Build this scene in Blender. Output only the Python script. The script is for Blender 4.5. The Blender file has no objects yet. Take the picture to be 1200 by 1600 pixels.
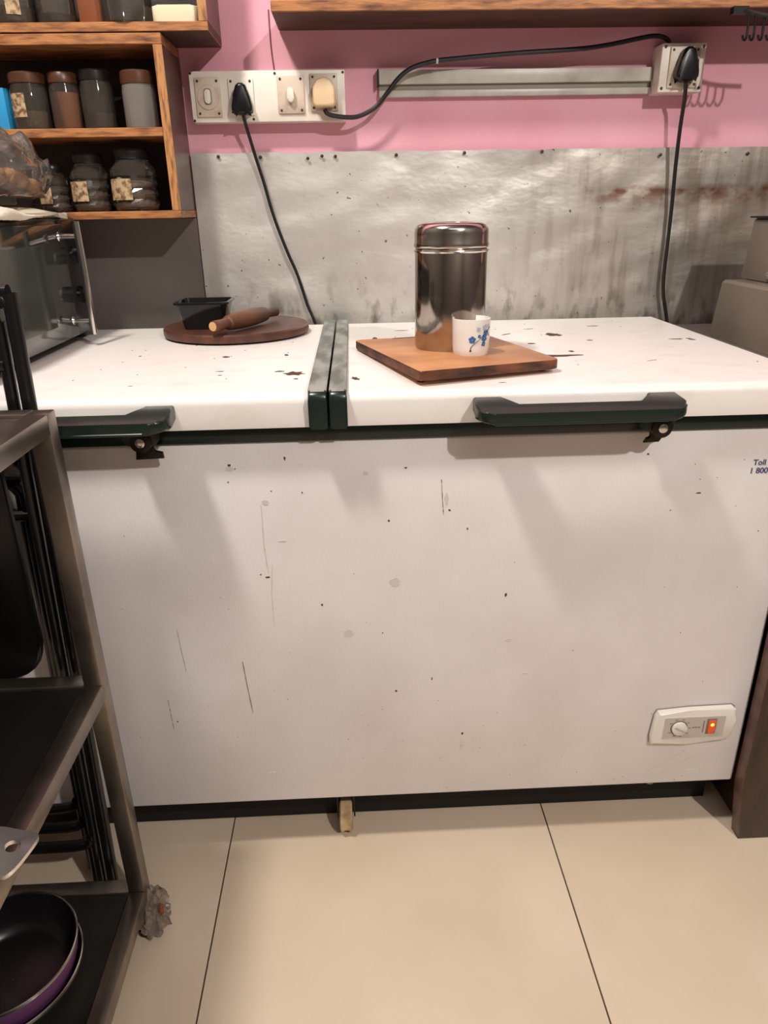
import bpy, bmesh, math, random
from mathutils import Vector, Matrix, noise
random.seed(7)
S = bpy.context.scene
COL = S.collection
PI = math.pi

# ---------------- camera ----------------
yaw, pitch, roll, FPX = 0.0361, 0.3996, -0.0184, 1119.6
cd = bpy.data.cameras.new('camera'); cam = bpy.data.objects.new('camera', cd); COL.objects.link(cam)
fw = Vector((math.sin(yaw)*math.cos(pitch), math.cos(yaw)*math.cos(pitch), -math.sin(pitch)))
rt = Vector((math.cos(yaw), -math.sin(yaw), 0)); up = rt.cross(fw)
r2 = rt*math.cos(roll)+up*math.sin(roll); u2 = -rt*math.sin(roll)+up*math.cos(roll)
M = Matrix((r2, u2, -fw)).transposed().to_4x4(); M.translation = Vector((0, -0.9936, 1.0924))
cam.matrix_world = M
cd.sensor_fit = 'HORIZONTAL'; cd.sensor_width = 36; cd.lens = 36*FPX/1200; cd.clip_start = 0.02
S.camera = cam

# ---------------- world, lamps, exposure ----------------
w = bpy.data.worlds.new('world'); S.world = w; w.use_nodes = True
w.node_tree.nodes['Background'].inputs[0].default_value = (1.0, .93, .85, 1)
w.node_tree.nodes['Background'].inputs[1].default_value = 0.25
def lamp(name, loc, power, col, size):
    l = bpy.data.lights.new(name, 'POINT'); l.energy = power; l.color = col; l.shadow_soft_size = size
    o = bpy.data.objects.new(name, l); o.location = loc; COL.objects.link(o)
lamp('bulb_light', (1.15, -2.0, 2.55), 122, (1.0, .955, .89), .035)
lamp('bulb_light', (-.68, -.5, 2.70), 112, (1.0, .95, .87), .10)
def panel(name, loc, size, power, col):
    l = bpy.data.lights.new(name, 'AREA'); l.shape = 'RECTANGLE'; l.size, l.size_y = size; l.energy = power; l.color = col
    o = bpy.data.objects.new(name, l); o.location = loc; COL.objects.link(o)
panel('fill_light', (0.2, -1.9, 2.90), (1.2, .5), 5, (.94, .96, 1.0))  # added overhead fill, stands for no lamp in the room
S.view_settings.view_transform = 'Standard'; S.view_settings.look = 'None'
S.view_settings.exposure = 0.30; S.view_settings.gamma = 1.0; S.view_settings.use_curve_mapping = False

# ---------------- materials ----------------
def srgb(r, g, b):
    f = lambda c: (c/255/12.92) if c/255 <= .04045 else ((c/255+.055)/1.055)**2.4
    return (f(r), f(g), f(b), 1)
def mat(name, col, rough=.5, metal=0, var=0, var_scale=8, bump=0, bump_scale=60, coat=0, stretch=(1,1,1), col2=None, spec=.5, lo=.4, hi=.65, detail=4):
    m = bpy.data.materials.new(name); m.use_nodes = True
    nt = m.node_tree; b = nt.nodes['Principled BSDF']
    b.inputs['Base Color'].default_value = col; b.inputs['Roughness'].default_value = rough
    b.inputs['Metallic'].default_value = metal; b.inputs['Coat Weight'].default_value = coat
    b.inputs['Coat Roughness'].default_value = .08
    b.inputs['Specular IOR Level'].default_value = spec
    tc = nt.nodes.new('ShaderNodeTexCoord'); mp = nt.nodes.new('ShaderNodeMapping')
    nt.links.new(tc.outputs['Object'], mp.inputs[0]); mp.inputs['Scale'].default_value = stretch
    if col2 is not None:
        n = nt.nodes.new('ShaderNodeTexNoise'); n.inputs['Scale'].default_value = var_scale; n.inputs['Detail'].default_value = detail
        r = nt.nodes.new('ShaderNodeValToRGB'); r.color_ramp.elements[0].color = col; r.color_ramp.elements[1].color = col2
        r.color_ramp.elements[0].position = lo; r.color_ramp.elements[1].position = hi
        nt.links.new(mp.outputs[0], n.inputs[0]); nt.links.new(n.outputs[0], r.inputs[0]); nt.links.new(r.outputs[0], b.inputs['Base Color'])
        m['ramp'] = r.name
    if bump:
        n = nt.nodes.new('ShaderNodeTexNoise'); n.inputs['Scale'].default_value = bump_scale; n.inputs['Detail'].default_value = 3
        bp = nt.nodes.new('ShaderNodeBump'); bp.inputs['Strength'].default_value = bump; bp.inputs['Distance'].default_value = .002
        nt.links.new(mp.outputs[0], n.inputs[0]); nt.links.new(n.outputs[0], bp.inputs['Height']); nt.links.new(bp.outputs[0], b.inputs['Normal'])
    return m
def film(name, tint, haze=.1, rough=.08, refl=1.0, body=(1,1,1,1)):
    m = bpy.data.materials.new(name); m.use_nodes = True; nt = m.node_tree; nt.nodes.clear()
    out = nt.nodes.new('ShaderNodeOutputMaterial'); t = nt.nodes.new('ShaderNodeBsdfTransparent'); t.inputs[0].default_value = tint
    d = nt.nodes.new('ShaderNodeBsdfDiffuse'); d.inputs[0].default_value = body
    m1 = nt.nodes.new('ShaderNodeMixShader'); m1.inputs[0].default_value = haze
    nt.links.new(t.outputs[0], m1.inputs[1]); nt.links.new(d.outputs[0], m1.inputs[2])
    g = nt.nodes.new('ShaderNodeBsdfGlossy'); g.inputs['Roughness'].default_value = rough
    fr = nt.nodes.new('ShaderNodeFresnel'); fr.inputs[0].default_value = 1.45
    mu = nt.nodes.new('ShaderNodeMath'); mu.operation = 'MULTIPLY'; mu.inputs[1].default_value = refl
    nt.links.new(fr.outputs[0], mu.inputs[0])
    m2 = nt.nodes.new('ShaderNodeMixShader'); nt.links.new(mu.outputs[0], m2.inputs[0])
    nt.links.new(m1.outputs[0], m2.inputs[1]); nt.links.new(g.outputs[0], m2.inputs[2])
    nt.links.new(m2.outputs[0], out.inputs[0]); return m
def emit(name, col, s):
    m = bpy.data.materials.new(name); m.use_nodes = True; b = m.node_tree.nodes['Principled BSDF']
    b.inputs['Base Color'].default_value = col; b.inputs['Emission Color'].default_value = col; b.inputs['Emission Strength'].default_value = s; return m

pink = mat('pink_paint', srgb(234,172,188), .55, col2=srgb(224,158,174), var_scale=3, bump=.15, bump_scale=120, spec=.3)
room_paint = mat('room_paint', srgb(92,88,84), .7, bump=.1, bump_scale=80)
tile_m = mat('tile_ceramic', srgb(220,201,179), .16, col2=srgb(209,188,164), var_scale=2.5, bump=.03, bump_scale=30)
grout = mat('grout', srgb(70,58,46), .9)
white_en = mat('white_enamel', srgb(232,226,226), .38, col2=srgb(223,216,215), var_scale=5, bump=.12, bump_scale=220, spec=.4)
lid_en = mat('lid_enamel', srgb(240,234,230), .35, col2=srgb(229,220,212), var_scale=16, lo=.55, hi=.8, bump=.1, bump_scale=150, stretch=(1,2,1), detail=8)
green = mat('green_plastic', srgb(28,40,35), .28, coat=.1, spec=.35)
green_worn = mat('worn_green_plastic', srgb(150,152,144), .5, col2=srgb(98,104,98), var_scale=18, lo=.42, hi=.62, stretch=(2,.6,2), detail=8)
rubber = mat('black_rubber', srgb(14,13,13), .6)
dark_void = mat('gap_black', srgb(14,12,12), .7)
rust_m = mat('rust_chip', srgb(92,60,44), .8, col2=srgb(70,48,38), var_scale=90)
scratch_m = mat('scratch_grey', srgb(138,128,122), .6)
faint_m = mat('smudge_grey', srgb(213,206,203), .45)
dark_iron = mat('dark_lock_metal', srgb(44,38,34), .4, metal=.7)
chrome = mat('chrome', srgb(215,212,208), .14, metal=1)
steel = mat('trolley_steel', srgb(160,150,140), .33, metal=.95, col2=srgb(124,115,106), var_scale=14, bump=.15, bump_scale=60, lo=.35, hi=.7)
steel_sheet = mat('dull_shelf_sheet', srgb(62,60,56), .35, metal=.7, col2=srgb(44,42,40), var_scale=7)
wood = mat('shelf_ply', srgb(178,118,70), .5, col2=srgb(92,50,30), var_scale=16, stretch=(1.2,5,7), lo=.42, hi=.72, bump=.3, bump_scale=60, detail=8)
wood_v = mat('shelf_ply_upright', srgb(190,134,82), .5, col2=srgb(98,56,34), var_scale=18, stretch=(9,6,1.5), lo=.45, hi=.72, bump=.3, bump_scale=60, detail=8)
wood_under = mat('shaded_underside', srgb(84,54,42), .6, col2=srgb(60,38,30), var_scale=5, stretch=(1,4,1))  # underside shade put into the wood colour, also on the end faces
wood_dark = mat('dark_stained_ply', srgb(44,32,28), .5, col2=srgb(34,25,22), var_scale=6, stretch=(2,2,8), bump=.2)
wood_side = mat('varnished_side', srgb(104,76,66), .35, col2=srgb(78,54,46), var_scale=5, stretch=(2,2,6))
wood_cab = mat('dark_cabinet_wood', srgb(64,42,32), .35, col2=srgb(44,28,22), var_scale=7, stretch=(6,6,1), bump=.15)
wood_cut = mat('cutting_board_wood', srgb(200,144,98), .5, col2=srgb(158,102,66), var_scale=8, stretch=(1,1.6,4), bump=.2, bump_scale=60, lo=.38, hi=.7, detail=7)
wood_edge = mat('charred_board_edge', srgb(120,68,38), .55, col2=srgb(54,28,18), var_scale=22, stretch=(1,1,3), lo=.35, hi=.6, detail=6)
wood_round = mat('rolling_board_wood', srgb(98,58,42), .45, col2=srgb(66,36,28), var_scale=7, stretch=(5,1,3), bump=.15, lo=.35, hi=.68)
wood_pin = mat('rolling_pin_wood', srgb(122,78,52), .45, col2=srgb(70,42,32), var_scale=10, stretch=(1,1,1), lo=.35, hi=.68)
pin_end = mat('pin_end_grain', srgb(206,164,112), .6)
glass = film('jar_glass', (.90,.88,.85,1), .07, .05, 1.2, (.50,.42,.35,1))
frosted = film('frosted_plastic', (.8,.78,.75,1), .34, .12, 1, (.50,.45,.41,1))
bag_film = film('bag_film', (.95,.93,.90,1), .10, .12, 1.0, (.85,.8,.74,1))
black_plastic = mat('black_plastic', srgb(16,16,17), .28)
black_cord = mat('black_cord', srgb(24,21,20), .4)
tray_m = film('smoked_tray_plastic', (.25,.26,.26,1), .7, .1, 1.2, (.012,.013,.013,1))
canister_m = mat('polished_steel', srgb(176,166,158), .13, metal=1, bump=.02, bump_scale=8)
canister_lid = mat('polished_steel_lid', srgb(196,188,180), .16, metal=1)
ceramic = mat('white_ceramic', srgb(240,236,230), .2, coat=.3)
blue_p = mat('blue_petal_print', srgb(58,110,168), .3)
blue_l = mat('pale_petal_print', srgb(180,192,208), .3)
navy_p = mat('navy_branch_print', srgb(38,50,84), .3)
text_m = mat('navy_print', srgb(70,70,110), .5)
grey_print = mat('grey_print', srgb(120,112,108), .5)
dark_print = mat('dark_print', srgb(50,48,52), .5)
plate_m = mat('aged_switch_plate', srgb(214,196,178), .4, col2=srgb(160,134,112), var_scale=22, lo=.5, hi=.8, detail=6)
board_m = mat('switchboard_plastic', srgb(238,228,216), .4, col2=srgb(216,202,188), var_scale=12, lo=.5, hi=.8)
cream_m = mat('cream_plug_plastic', srgb(228,198,160), .4)
trunk_m = mat('trunking_plastic', srgb(206,200,190), .35, col2=srgb(170,162,152), var_scale=14, lo=.45, hi=.8)
trunk_d = mat('trunking_groove', srgb(140,132,120), .35)
screw_m = mat('dark_screw', srgb(72,58,48), .5, metal=.5)
laminate = mat('grey_laminate', srgb(116,106,102), .38, col2=srgb(98,90,86), var_scale=3)
oven_black = mat('oven_black_enamel', srgb(20,22,21), .22, coat=.3)
oven_glass = mat('oven_door_glass', srgb(52,58,54), .08, coat=.6, col2=srgb(40,45,42), var_scale=3)
oven_win = mat('oven_window', srgb(58,66,60), .14, coat=.5, col2=srgb(48,52,44), var_scale=6)
towel_m = mat('cream_towel', srgb(232,224,206), .95, bump=.6, bump_scale=500, col2=srgb(214,204,184), var_scale=12)
dark_green = mat('dark_green_tray', srgb(16,40,30), .35)
brown_food = mat('brown_food', srgb(176,128,84), .6, col2=srgb(122,80,52), var_scale=20)
grey_metal = mat('grey_painted_metal', srgb(122,112,100), .45, col2=srgb(104,94,84), var_scale=5)
lid_brown = mat('brown_jar_lid', srgb(80,48,32), .35)
lid_dark = mat('dark_jar_lid', srgb(30,24,22), .3)
blue_pk = mat('blue_packet', srgb(52,150,205), .35)
label_m = mat('cream_jar_label', srgb(188,160,124), .6, col2=srgb(110,80,56), var_scale=110, lo=.45, hi=.62)
spice_o = mat('orange_spice', srgb(158,96,56), .8, bump=.4, bump_scale=200)
spice_d = mat('dark_spice', srgb(70,60,56), .7, bump=.4, bump_scale=200)
spice_g = mat('grey_brown_seeds', srgb(112,96,82), .8, bump=.5, bump_scale=250, col2=srgb(84,70,58), var_scale=90)
cream_box = mat('cream_tub', srgb(226,212,182), .45)
pan_purple = mat('purple_enamel', srgb(116,72,116), .28, coat=.4)
pan_black = mat('nonstick_black', srgb(22,20,22), .3)
pan_rim = mat('pan_steel_rim', srgb(180,174,168), .25, metal=1)
amber = emit('amber_lamp', srgb(196,74,28), .35)
amber_hot = emit('amber_lamp_core', srgb(255,160,60), 3)
red_m = mat('red_rocker', srgb(190,70,30), .3)
caster_m = mat('aged_caster_wheel', srgb(214,190,148), .5, col2=srgb(160,126,84), var_scale=40)
panel_m = mat('panel_plastic', srgb(226,218,210), .32)
panel_in = mat('panel_face', srgb(190,180,172), .4)
wrap_m = film('cling_wrap', (.75,.68,.62,1), .35, .12, 2.5, (.45,.36,.3,1))
red_wrap = mat('red_wrap_print', srgb(130,60,40), .4)

# dented aluminium sheet with stains and rust runs
def sheet_material():
    m = mat('dented_aluminium', srgb(232,227,222), .45, metal=.78)
    nt = m.node_tree; b = nt.nodes['Principled BSDF']; N = nt.nodes.new; L = nt.links.new
    tc = [n for n in nt.nodes if n.type == 'TEX_COORD'][0]
    def noise_(scale, st, detail=5):
        mp = N('ShaderNodeMapping'); mp.inputs['Scale'].default_value = st; L(tc.outputs['Object'], mp.inputs[0])
        n = N('ShaderNodeTexNoise'); n.inputs['Scale'].default_value = scale; n.inputs['Detail'].default_value = detail; L(mp.outputs[0], n.inputs[0]); return n
    def ramp(src, a, c, p0, p1):
        r = N('ShaderNodeMapRange'); r.inputs[1].default_value = p0; r.inputs[2].default_value = p1; r.inputs[3].default_value = a; r.inputs[4].default_value = c; r.clamp = True; L(src, r.inputs[0]); return r.outputs[0]
    def mul(a, c):
        r = N('ShaderNodeMath'); r.operation = 'MULTIPLY'; L(a, r.inputs[0]); (L(c, r.inputs[1]) if hasattr(c, 'links') else setattr(r.inputs[1], 'default_value', c)); return r.outputs[0]
    def mix(f, a, c):
        r = N('ShaderNodeMixRGB'); L(f, r.inputs[0]); (L(a, r.inputs[1]) if hasattr(a, 'links') else setattr(r.inputs[1], 'default_value', a)); r.inputs[2].default_value = c; return r.outputs[0]
    sep = N('ShaderNodeSeparateXYZ'); L(tc.outputs['Object'], sep.inputs[0])
    dull = ramp(noise_(5, (1,1,1)).outputs[0], 0, .55, .4, .7)
    c = mix(dull, srgb(228,223,217), srgb(186,180,174))
    runs = mul(ramp(noise_(14, (3,1,.35), 8).outputs[0], 0, 1, .5, .68), ramp(sep.outputs[0], .0, .6, .25, .7))
    c = mix(runs, c, srgb(108,88,72))
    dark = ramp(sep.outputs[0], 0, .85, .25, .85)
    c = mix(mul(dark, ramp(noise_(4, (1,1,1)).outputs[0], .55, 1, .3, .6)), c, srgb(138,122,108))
    # rust band in the upper right and rust along the top nails
    zz = ramp(sep.outputs[2], 0, 1, 1.075, 1.12); z2 = ramp(sep.outputs[2], 1, 0, 1.122, 1.135)
    band = mul(mul(mul(zz, z2), ramp(sep.outputs[0], 0, 1, .50, .56)), ramp(noise_(26, (1,1,1.3), 8).outputs[0], .15, .9, .42, .6))
    c = mix(band, c, srgb(112,66,42))
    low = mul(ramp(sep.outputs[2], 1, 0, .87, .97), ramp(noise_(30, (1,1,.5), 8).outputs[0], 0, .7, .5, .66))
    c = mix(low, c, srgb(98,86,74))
    spk = ramp(noise_(90, (1,1,1), 2).outputs[0], 0, .8, .71, .75)
    c = mix(spk, c, srgb(70,58,50))
    L(c, b.inputs['Base Color'])
    rr = N('ShaderNodeMath'); rr.operation = 'ADD'; rr.inputs[1].default_value = .40; L(mul(dull, .35), rr.inputs[0]); L(rr.outputs[0], b.inputs['Roughness'])
    bp = N('ShaderNodeBump'); bp.inputs['Strength'].default_value = .55; bp.inputs['Distance'].default_value = .008
    L(noise_(7, (1.0,1,1.6), 4).outputs[0], bp.inputs['Height']); L(bp.outputs[0], b.inputs['Normal'])
    return m
sheet_m = sheet_material()

# ---------------- helpers ----------------
ORG = {}
def obj(name, bm, m, parent=None, angle=35, flat=False):
    bmesh.ops.recalc_face_normals(bm, faces=bm.faces)
    me = bpy.data.meshes.new(name)
    if parent is not None and parent in ORG: bm.transform(Matrix.Translation(-ORG[parent]))
    bm.to_mesh(me); bm.free()
    for x in (m if isinstance(m, (list, tuple)) else [m]): me.materials.append(x)
    if not flat: me.shade_smooth(); me.set_sharp_from_angle(angle=math.radians(angle))
    o = bpy.data.objects.new(name, me); COL.objects.link(o)
    if parent is not None:
        o.parent = parent
        if parent in ORG: ORG[o] = ORG[parent]
    return o
def thing(name, label, cat, loc=(0,0,0), group=None):
    o = bpy.data.objects.new(name, None); o.empty_display_size = .05; COL.objects.link(o); o.location = loc; ORG[o] = Vector(loc)
    o['label'] = label; o['category'] = cat
    if group: o['group'] = group
    return o
def tag(o, label, cat, group=None):
    o['label'] = label; o['category'] = cat
    if group: o['group'] = group
    return o
def struct(name, bm, m, parent=None, **k):
    o = obj(name, bm, m, parent, **k)
    if parent is None: o['kind'] = 'structure'
    return o
def box(bm, x0, x1, y0, y1, z0, z1, bev=0, seg=2, mi=0):
    vs = [bm.verts.new((x, y, z)) for x in (x0,x1) for y in (y0,y1) for z in (z0,z1)]
    q = [(0,1,3,2),(4,6,7,5),(0,4,5,1),(2,3,7,6),(0,2,6,4),(1,5,7,3)]
    fs = [bm.faces.new([vs[i] for i in f]) for f in q]
    for f in fs: f.material_index = mi
    bm.normal_update()
    if bev:
        es = list({e for f in fs for e in f.edges})
        r = bmesh.ops.bevel(bm, geom=es, offset=bev, segments=seg, profile=.5, affect='EDGES')
        for f in r['faces']: f.material_index = mi
    return bm
def B(*a, **k): return box(bmesh.new(), *a, **k)
def lathe(prof, n=32, c=(0,0,0), bm=None, axis='z', mi=0, caps=True):
    bm = bm or bmesh.new(); rings = []
    def P(r, h, a):
        u, v = r*math.cos(a), r*math.sin(a)
        if axis == 'z': return (c[0]+u, c[1]+v, c[2]+h)
        if axis == 'y': return (c[0]+u, c[1]+h, c[2]+v)
        return (c[0]+h, c[1]+u, c[2]+v)
    for r, h in prof:
        rings.append([bm.verts.new(P(max(r,1e-5), h, 2*PI*i/n)) for i in range(n)])
    for a, b_ in zip(rings, rings[1:]):
        for i in range(n):
            bm.faces.new((a[i], a[(i+1)%n], b_[(i+1)%n], b_[i])).material_index = mi
    if caps:
        bm.faces.new(rings[0]).material_index = mi; bm.faces.new(rings[-1][::-1]).material_index = mi
    return bm
def tube(pts, r, n=10, bm=None, sm=4, mi=0, rads=None):
    """tube along a smoothed path"""
    bm = bm or bmesh.new(); P = [Vector(p) for p in pts]
    if sm > 1 and len(P) > 2:
        Q = []
        for i in range(len(P)-1):
            a = P[max(i-1,0)]; b_ = P[i]; c = P[i+1]; d = P[min(i+2,len(P)-1)]
            for k in range(sm):
                t = k/sm
                Q.append(.5*((2*b_)+(c-a)*t+(2*a-5*b_+4*c-d)*t*t+(-a+3*b_-3*c+d)*t**3))
        Q.append(P[-1]); P = Q
    T0 = (P[1]-P[0]).normalized(); ref = Vector((0,0,1)) if abs(T0.z) < .9 else Vector((0,1,0))
    U = T0.cross(ref).normalized(); rings = []
    for i, p in enumerate(P):
        t = (P[min(i+1,len(P)-1)]-P[max(i-1,0)]).normalized()
        U = (U-t*U.dot(t)).normalized(); V = t.cross(U)
        rr = r if rads is None else rads[min(int(i/ max(sm,1)), len(rads)-1)]
        rings.append([bm.verts.new(p+U*rr*math.cos(2*PI*k/n)+V*rr*math.sin(2*PI*k/n)) for k in range(n)])
    for a, b_ in zip(rings, rings[1:]):
        for i in range(n): bm.faces.new((a[i], a[(i+1)%n], b_[(i+1)%n], b_[i])).material_index = mi
    bm.faces.new(rings[0]).material_index = mi; bm.faces.new(rings[-1][::-1]).material_index = mi
    return bm
def prism(poly, h0, h1, axis='z', bev=0, seg=2, bm=None):
    """extrude a polygon: axis is the extrusion axis; poly holds the other two coordinates"""
    own = bmesh.new()
    def P(a, b_, h): return {'z': (a,b_,h), 'y': (a,h,b_), 'x': (h,a,b_)}[axis]
    lo = [own.verts.new(P(a,b_,h0)) for a, b_ in poly]; hi = [own.verts.new(P(a,b_,h1)) for a, b_ in poly]
    n = len(poly); c0 = own.faces.new(lo); c1 = own.faces.new(hi[::-1])
    for i in range(n): own.faces.new((lo[i], lo[(i+1)%n], hi[(i+1)%n], hi[i]))
    if bev:
        es = list(set(c0.edges) | set(c1.edges))
        bmesh.ops.bevel(own, geom=es, offset=bev, segments=seg, profile=.5, affect='EDGES')
    own.normal_update()
    if bm is None: return own
    me = bpy.data.meshes.new('tmp'); own.to_mesh(me); own.free(); bm.from_mesh(me); bpy.data.meshes.remove(me); return bm
def rrect(x0, x1, y0, y1, r, n=6):
    pts = []
    for cx, cy, a0 in ((x1-r,y1-r,0),(x0+r,y1-r,PI/2),(x0+r,y0+r,PI),(x1-r,y0+r,1.5*PI)):
        for k in range(n+1):
            a = a0+PI/2*k/n; pts.append((cx+r*math.cos(a), cy+r*math.sin(a)))
    return pts
def dup(root, loc, label=None, group=None):
    r = root.copy(); COL.objects.link(r); r.location = loc
    if label: r['label'] = label
    if group: r['group'] = group
    for ch in list(root.children):
        c = ch.copy(); COL.objects.link(c); c.parent = r
        for g in ch.children:
            d = g.copy(); COL.objects.link(d); d.parent = c
    return r
def blot(bm, cx, cy, a, b_, rot, zf, seed, n=12, rough=.35, thick=.0004):
    """irregular thin flake; zf maps (u,v,h) to a point"""
    rnd = random.Random(seed); pts = []
    for i in range(n):
        t = 2*PI*i/n; k = 1+rough*(rnd.random()*2-1); u = a*k*math.cos(t); v = b_*k*math.sin(t)
        pts.append((cx+u*math.cos(rot)-v*math.sin(rot), cy+u*math.sin(rot)+v*math.cos(rot)))
    lo = [bm.verts.new(zf(x, y, -.0002)) for x, y in pts]; hi = [bm.verts.new(zf(x, y, thick)) for x, y in pts]
    bm.faces.new(hi)
    for i in range(n): bm.faces.new((lo[i], lo[(i+1)%n], hi[(i+1)%n], hi[i]))

# ---------------- the room ----------------
X0, X1, Y0, YW, ZC = -1.9, 2.3, -3.4, .707, 2.95
struct('wall_back', B(X0, X1, YW, YW+.1, -.02, ZC), pink)
struct('wall_left', B(X0-.1, X0, Y0, YW+.1, -.02, ZC), room_paint)
struct('wall_right', B(X1, X1+.1, Y0, YW+.1, -.02, ZC), room_paint)
struct('wall_front', B(X0-.1, X1+.1, Y0-.1, Y0, -.02, ZC), room_paint)
struct('ceiling', B(X0-.1, X1+.1, Y0-.1, YW+.1, ZC, ZC+.1), room_paint)
floor = struct('floor', B(X0, X1, Y0, YW, -.03, -.002), grout)
tx = [-.264+.603*k for k in range(-3, 6)]; ty = [.125-.6*k for k in range(-1, 7)]
proto = None
for x in tx[:-1]:
    for y in ty:
        if x < X0-.5 or x+.6 > X1+.5: continue
        xa, xb = max(x, X0), min(x+.603, X1); ya, yb = max(y-.6, Y0), min(y, YW)
        if yb-ya < .02 or xb-xa < .02: continue
        full = abs(xb-xa-.603) < 1e-6 and abs(yb-ya-.6) < 1e-6
        if full and proto is not None:
            t = bpy.data.objects.new('tile', proto); COL.objects.link(t); t.parent = floor; t.location = (x, y-.6, 0); continue
        bm = B(.0012, xb-xa-.0012, .0012, yb-ya-.0012, -.004, 0, bev=.0007, seg=1)
        t = obj('tile', bm, tile_m, floor); t.location = (xa, ya, 0)
        if full: proto = t.data

# crack lines of the pink plaster (thin conduit line)
tag(obj('plaster_wire', tube([(-.149,YW-.002,1.46),(-.149,YW-.002,1.40),(-.145,YW-.002,1.352)], .0012, 6), mat('wire_brown', srgb(120,70,80), .6)), 'thin wire running down the pink wall into the long switchboard', 'wire')

# dented sheet behind the freezer
bm = bmesh.new(); nx, nz = 150, 50; xs0, xs1, zs0, zs1 = -.331, 1.45, .70, 1.207
grid = []
for i in range(nx+1):
    row = []
    for k in range(nz+1):
        x = xs0+(xs1-xs0)*i/nx; z = zs0+(zs1-zs0)*k/nz
        d = .0050*noise.noise(Vector((x*5, z*6, 3)))+.0028*noise.noise(Vector((x*11-z*8, z*15, 7)))
        e = min(1, (z-zs0)/.1)*min(1,(x-xs0)/.04+.2)
        zz = z + (.0025*noise.noise(Vector((x*14, 0, 5))) if k == nz else 0) - .003*(x-xs0)
        row.append(bm.verts.new((x, YW-.0085-d*e, zz)))
    grid.append(row)
for i in range(nx):
    for k in range(nz): bm.faces.new((grid[i][k], grid[i+1][k], grid[i+1][k+1], grid[i][k+1]))
sheet = tag(obj('metal_splash_sheet', bm, sheet_m, angle=80), 'dented stained aluminium sheet nailed to the pink wall behind the freezer', 'metal sheet')
for x, z in ((-.273,1.2),(-.185,1.198),(-.086,1.194),(-.056,1.198),(-.028,1.197),(.101,1.198),(.246,1.2),(.412,1.2),(.669,1.19),(.86,1.19)):
    obj('nail', lathe([(.0035,0),(.0032,-.0015),(.0015,-.0028)], 10, (x, YW-.0125, z), axis='y'), screw_m, sheet)
tag(obj('laminate_panel', B(-1.6, -.333, YW-.012, YW-.002, .70, 1.0825, bev=.001, seg=1), laminate), 'grey laminate panel on the wall below the jar cabinet, left of the metal sheet', 'wall panel')

# ---------------- freezer ----------------
fz = thing('chest_freezer', 'large white two-lid chest freezer with dark green trim and handles', 'freezer', (-.04, .3, 0))
XL, XR = -.75, .6675
bm = B(XL, XR, 0, .64, .114, .789, bev=.006, seg=3)
body = obj('body', bm, white_en, fz)
obj('rim_strip', B(XL-.002, XR+.002, -.004, .642, .7885, .8105, bev=.002), green, fz)
obj('gasket', B(XL+.004, XR-.004, .002, .636, .8103, .8135), rubber, fz)
obj('base', B(XL+.03, XR-.001, .078, .60, .001, .116), dark_void, fz)  # plain black block filling the gap between body and floor
def yface(x, z, h): return (x, -h, z)
# chips and scratches on the front
bm = bmesh.new(); bm2 = bmesh.new(); bm3 = bmesh.new(); rnd = random.Random(3)
for i, (x, z, a, b_) in enumerate([(-.188,.754,.0022,.0018),(-.18,.748,.001,.001),(-.107,.762,.0012,.003),(-.192,.728,.0011,.0011),(-.13,.712,.0012,.0009),(-.085,.708,.001,.001),(-.147,.569,.0032,.0015),(-.157,.574,.0015,.0012),(.069,.742,.0022,.0012),(.043,.658,.0015,.002),(.135,.672,.0016,.0016),(.228,.522,.002,.003),(.111,.367,.001,.003),(.165,.249,.002,.0025),(.515,.687,.004,.001),(.051,.345,.0018,.0018),(-.065,.516,.0016,.0025),(-.32,.30,.0016,.0012),(.429,.752,.0018,.0015),(.163,.64,.001,.0022),(.03,.46,.0008,.0012),(.62,.62,.001,.001)]):
    blot(bm, x, z, a, b_, 0, yface, i)
for k in range(60):
    blot(bm, rnd.uniform(-.4,.64), rnd.choice([rnd.uniform(.12,.3), rnd.uniform(.12,.76)]), rnd.uniform(.0004,.0009), rnd.uniform(.0004,.0009), 0, yface, 100+k, n=6)
def scratch(b, pts, wd):
    for (x0,z0),(x1,z1) in zip(pts, pts[1:]):
        n = 6
        for i in range(n):
            t0, t1 = i/n, (i+1)/n
            xa, za = x0+(x1-x0)*t0, z0+(z1-z0)*t0; xb, zb = x0+(x1-x0)*t1, z0+(z1-z0)*t1
            w0 = wd*rnd.uniform(.4,1.1)
            v = [b.verts.new((xa-w0,-.0003,za)), b.verts.new((xa+w0,-.0003,za)), b.verts.new((xb+w0,-.0003,zb)), b.verts.new((xb-w0,-.0003,zb))]
            b.faces.new(v)
scratch(bm2, [(-.200,.415),(-.197,.37),(-.192,.312)], .0009)
scratch(bm2, [(-.298,.48),(-.296,.44),(-.293,.40)], .0005); scratch(bm2, [(-.33,.345),(-.329,.31),(-.328,.285)], .0006)
scratch(bm2, [(.122,.722),(.124,.69),(.126,.665)], .0007); scratch(bm3, [(-.147,.69),(-.148,.62),(-.145,.575)], .0010)
scratch(bm3, [(-.138,.59),(-.143,.54),(-.143,.48)], .0007)
scratch(bm3, [(.60,.185),(.56,.160),(.52,.135)], .0010); scratch(bm3, [(.57,.19),(.54,.17),(.50,.142)], .0008)
for i, (x, z, a, b_) in enumerate([(-.188,.748,.006,.004),(-.14,.694,.005,.004),(-.025,.461,.008,.008),(.165,.225,.004,.013),(.268,.37,.007,.0015),(.051,.552,.008,.008),(.237,.437,.006,.003),(.01,.735,.004,.003),(-.01,.30,.004,.002),(-.17,.18,.005,.002),(.59,.14,.012,.006),(.62,.15,.005,.01),(.13,.69,.003,.01),(-.12,.63,.006,.0012)]):
    blot(bm3, x, z, a, b_, 0, yface, 50+i, n=20, rough=.22)
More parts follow.
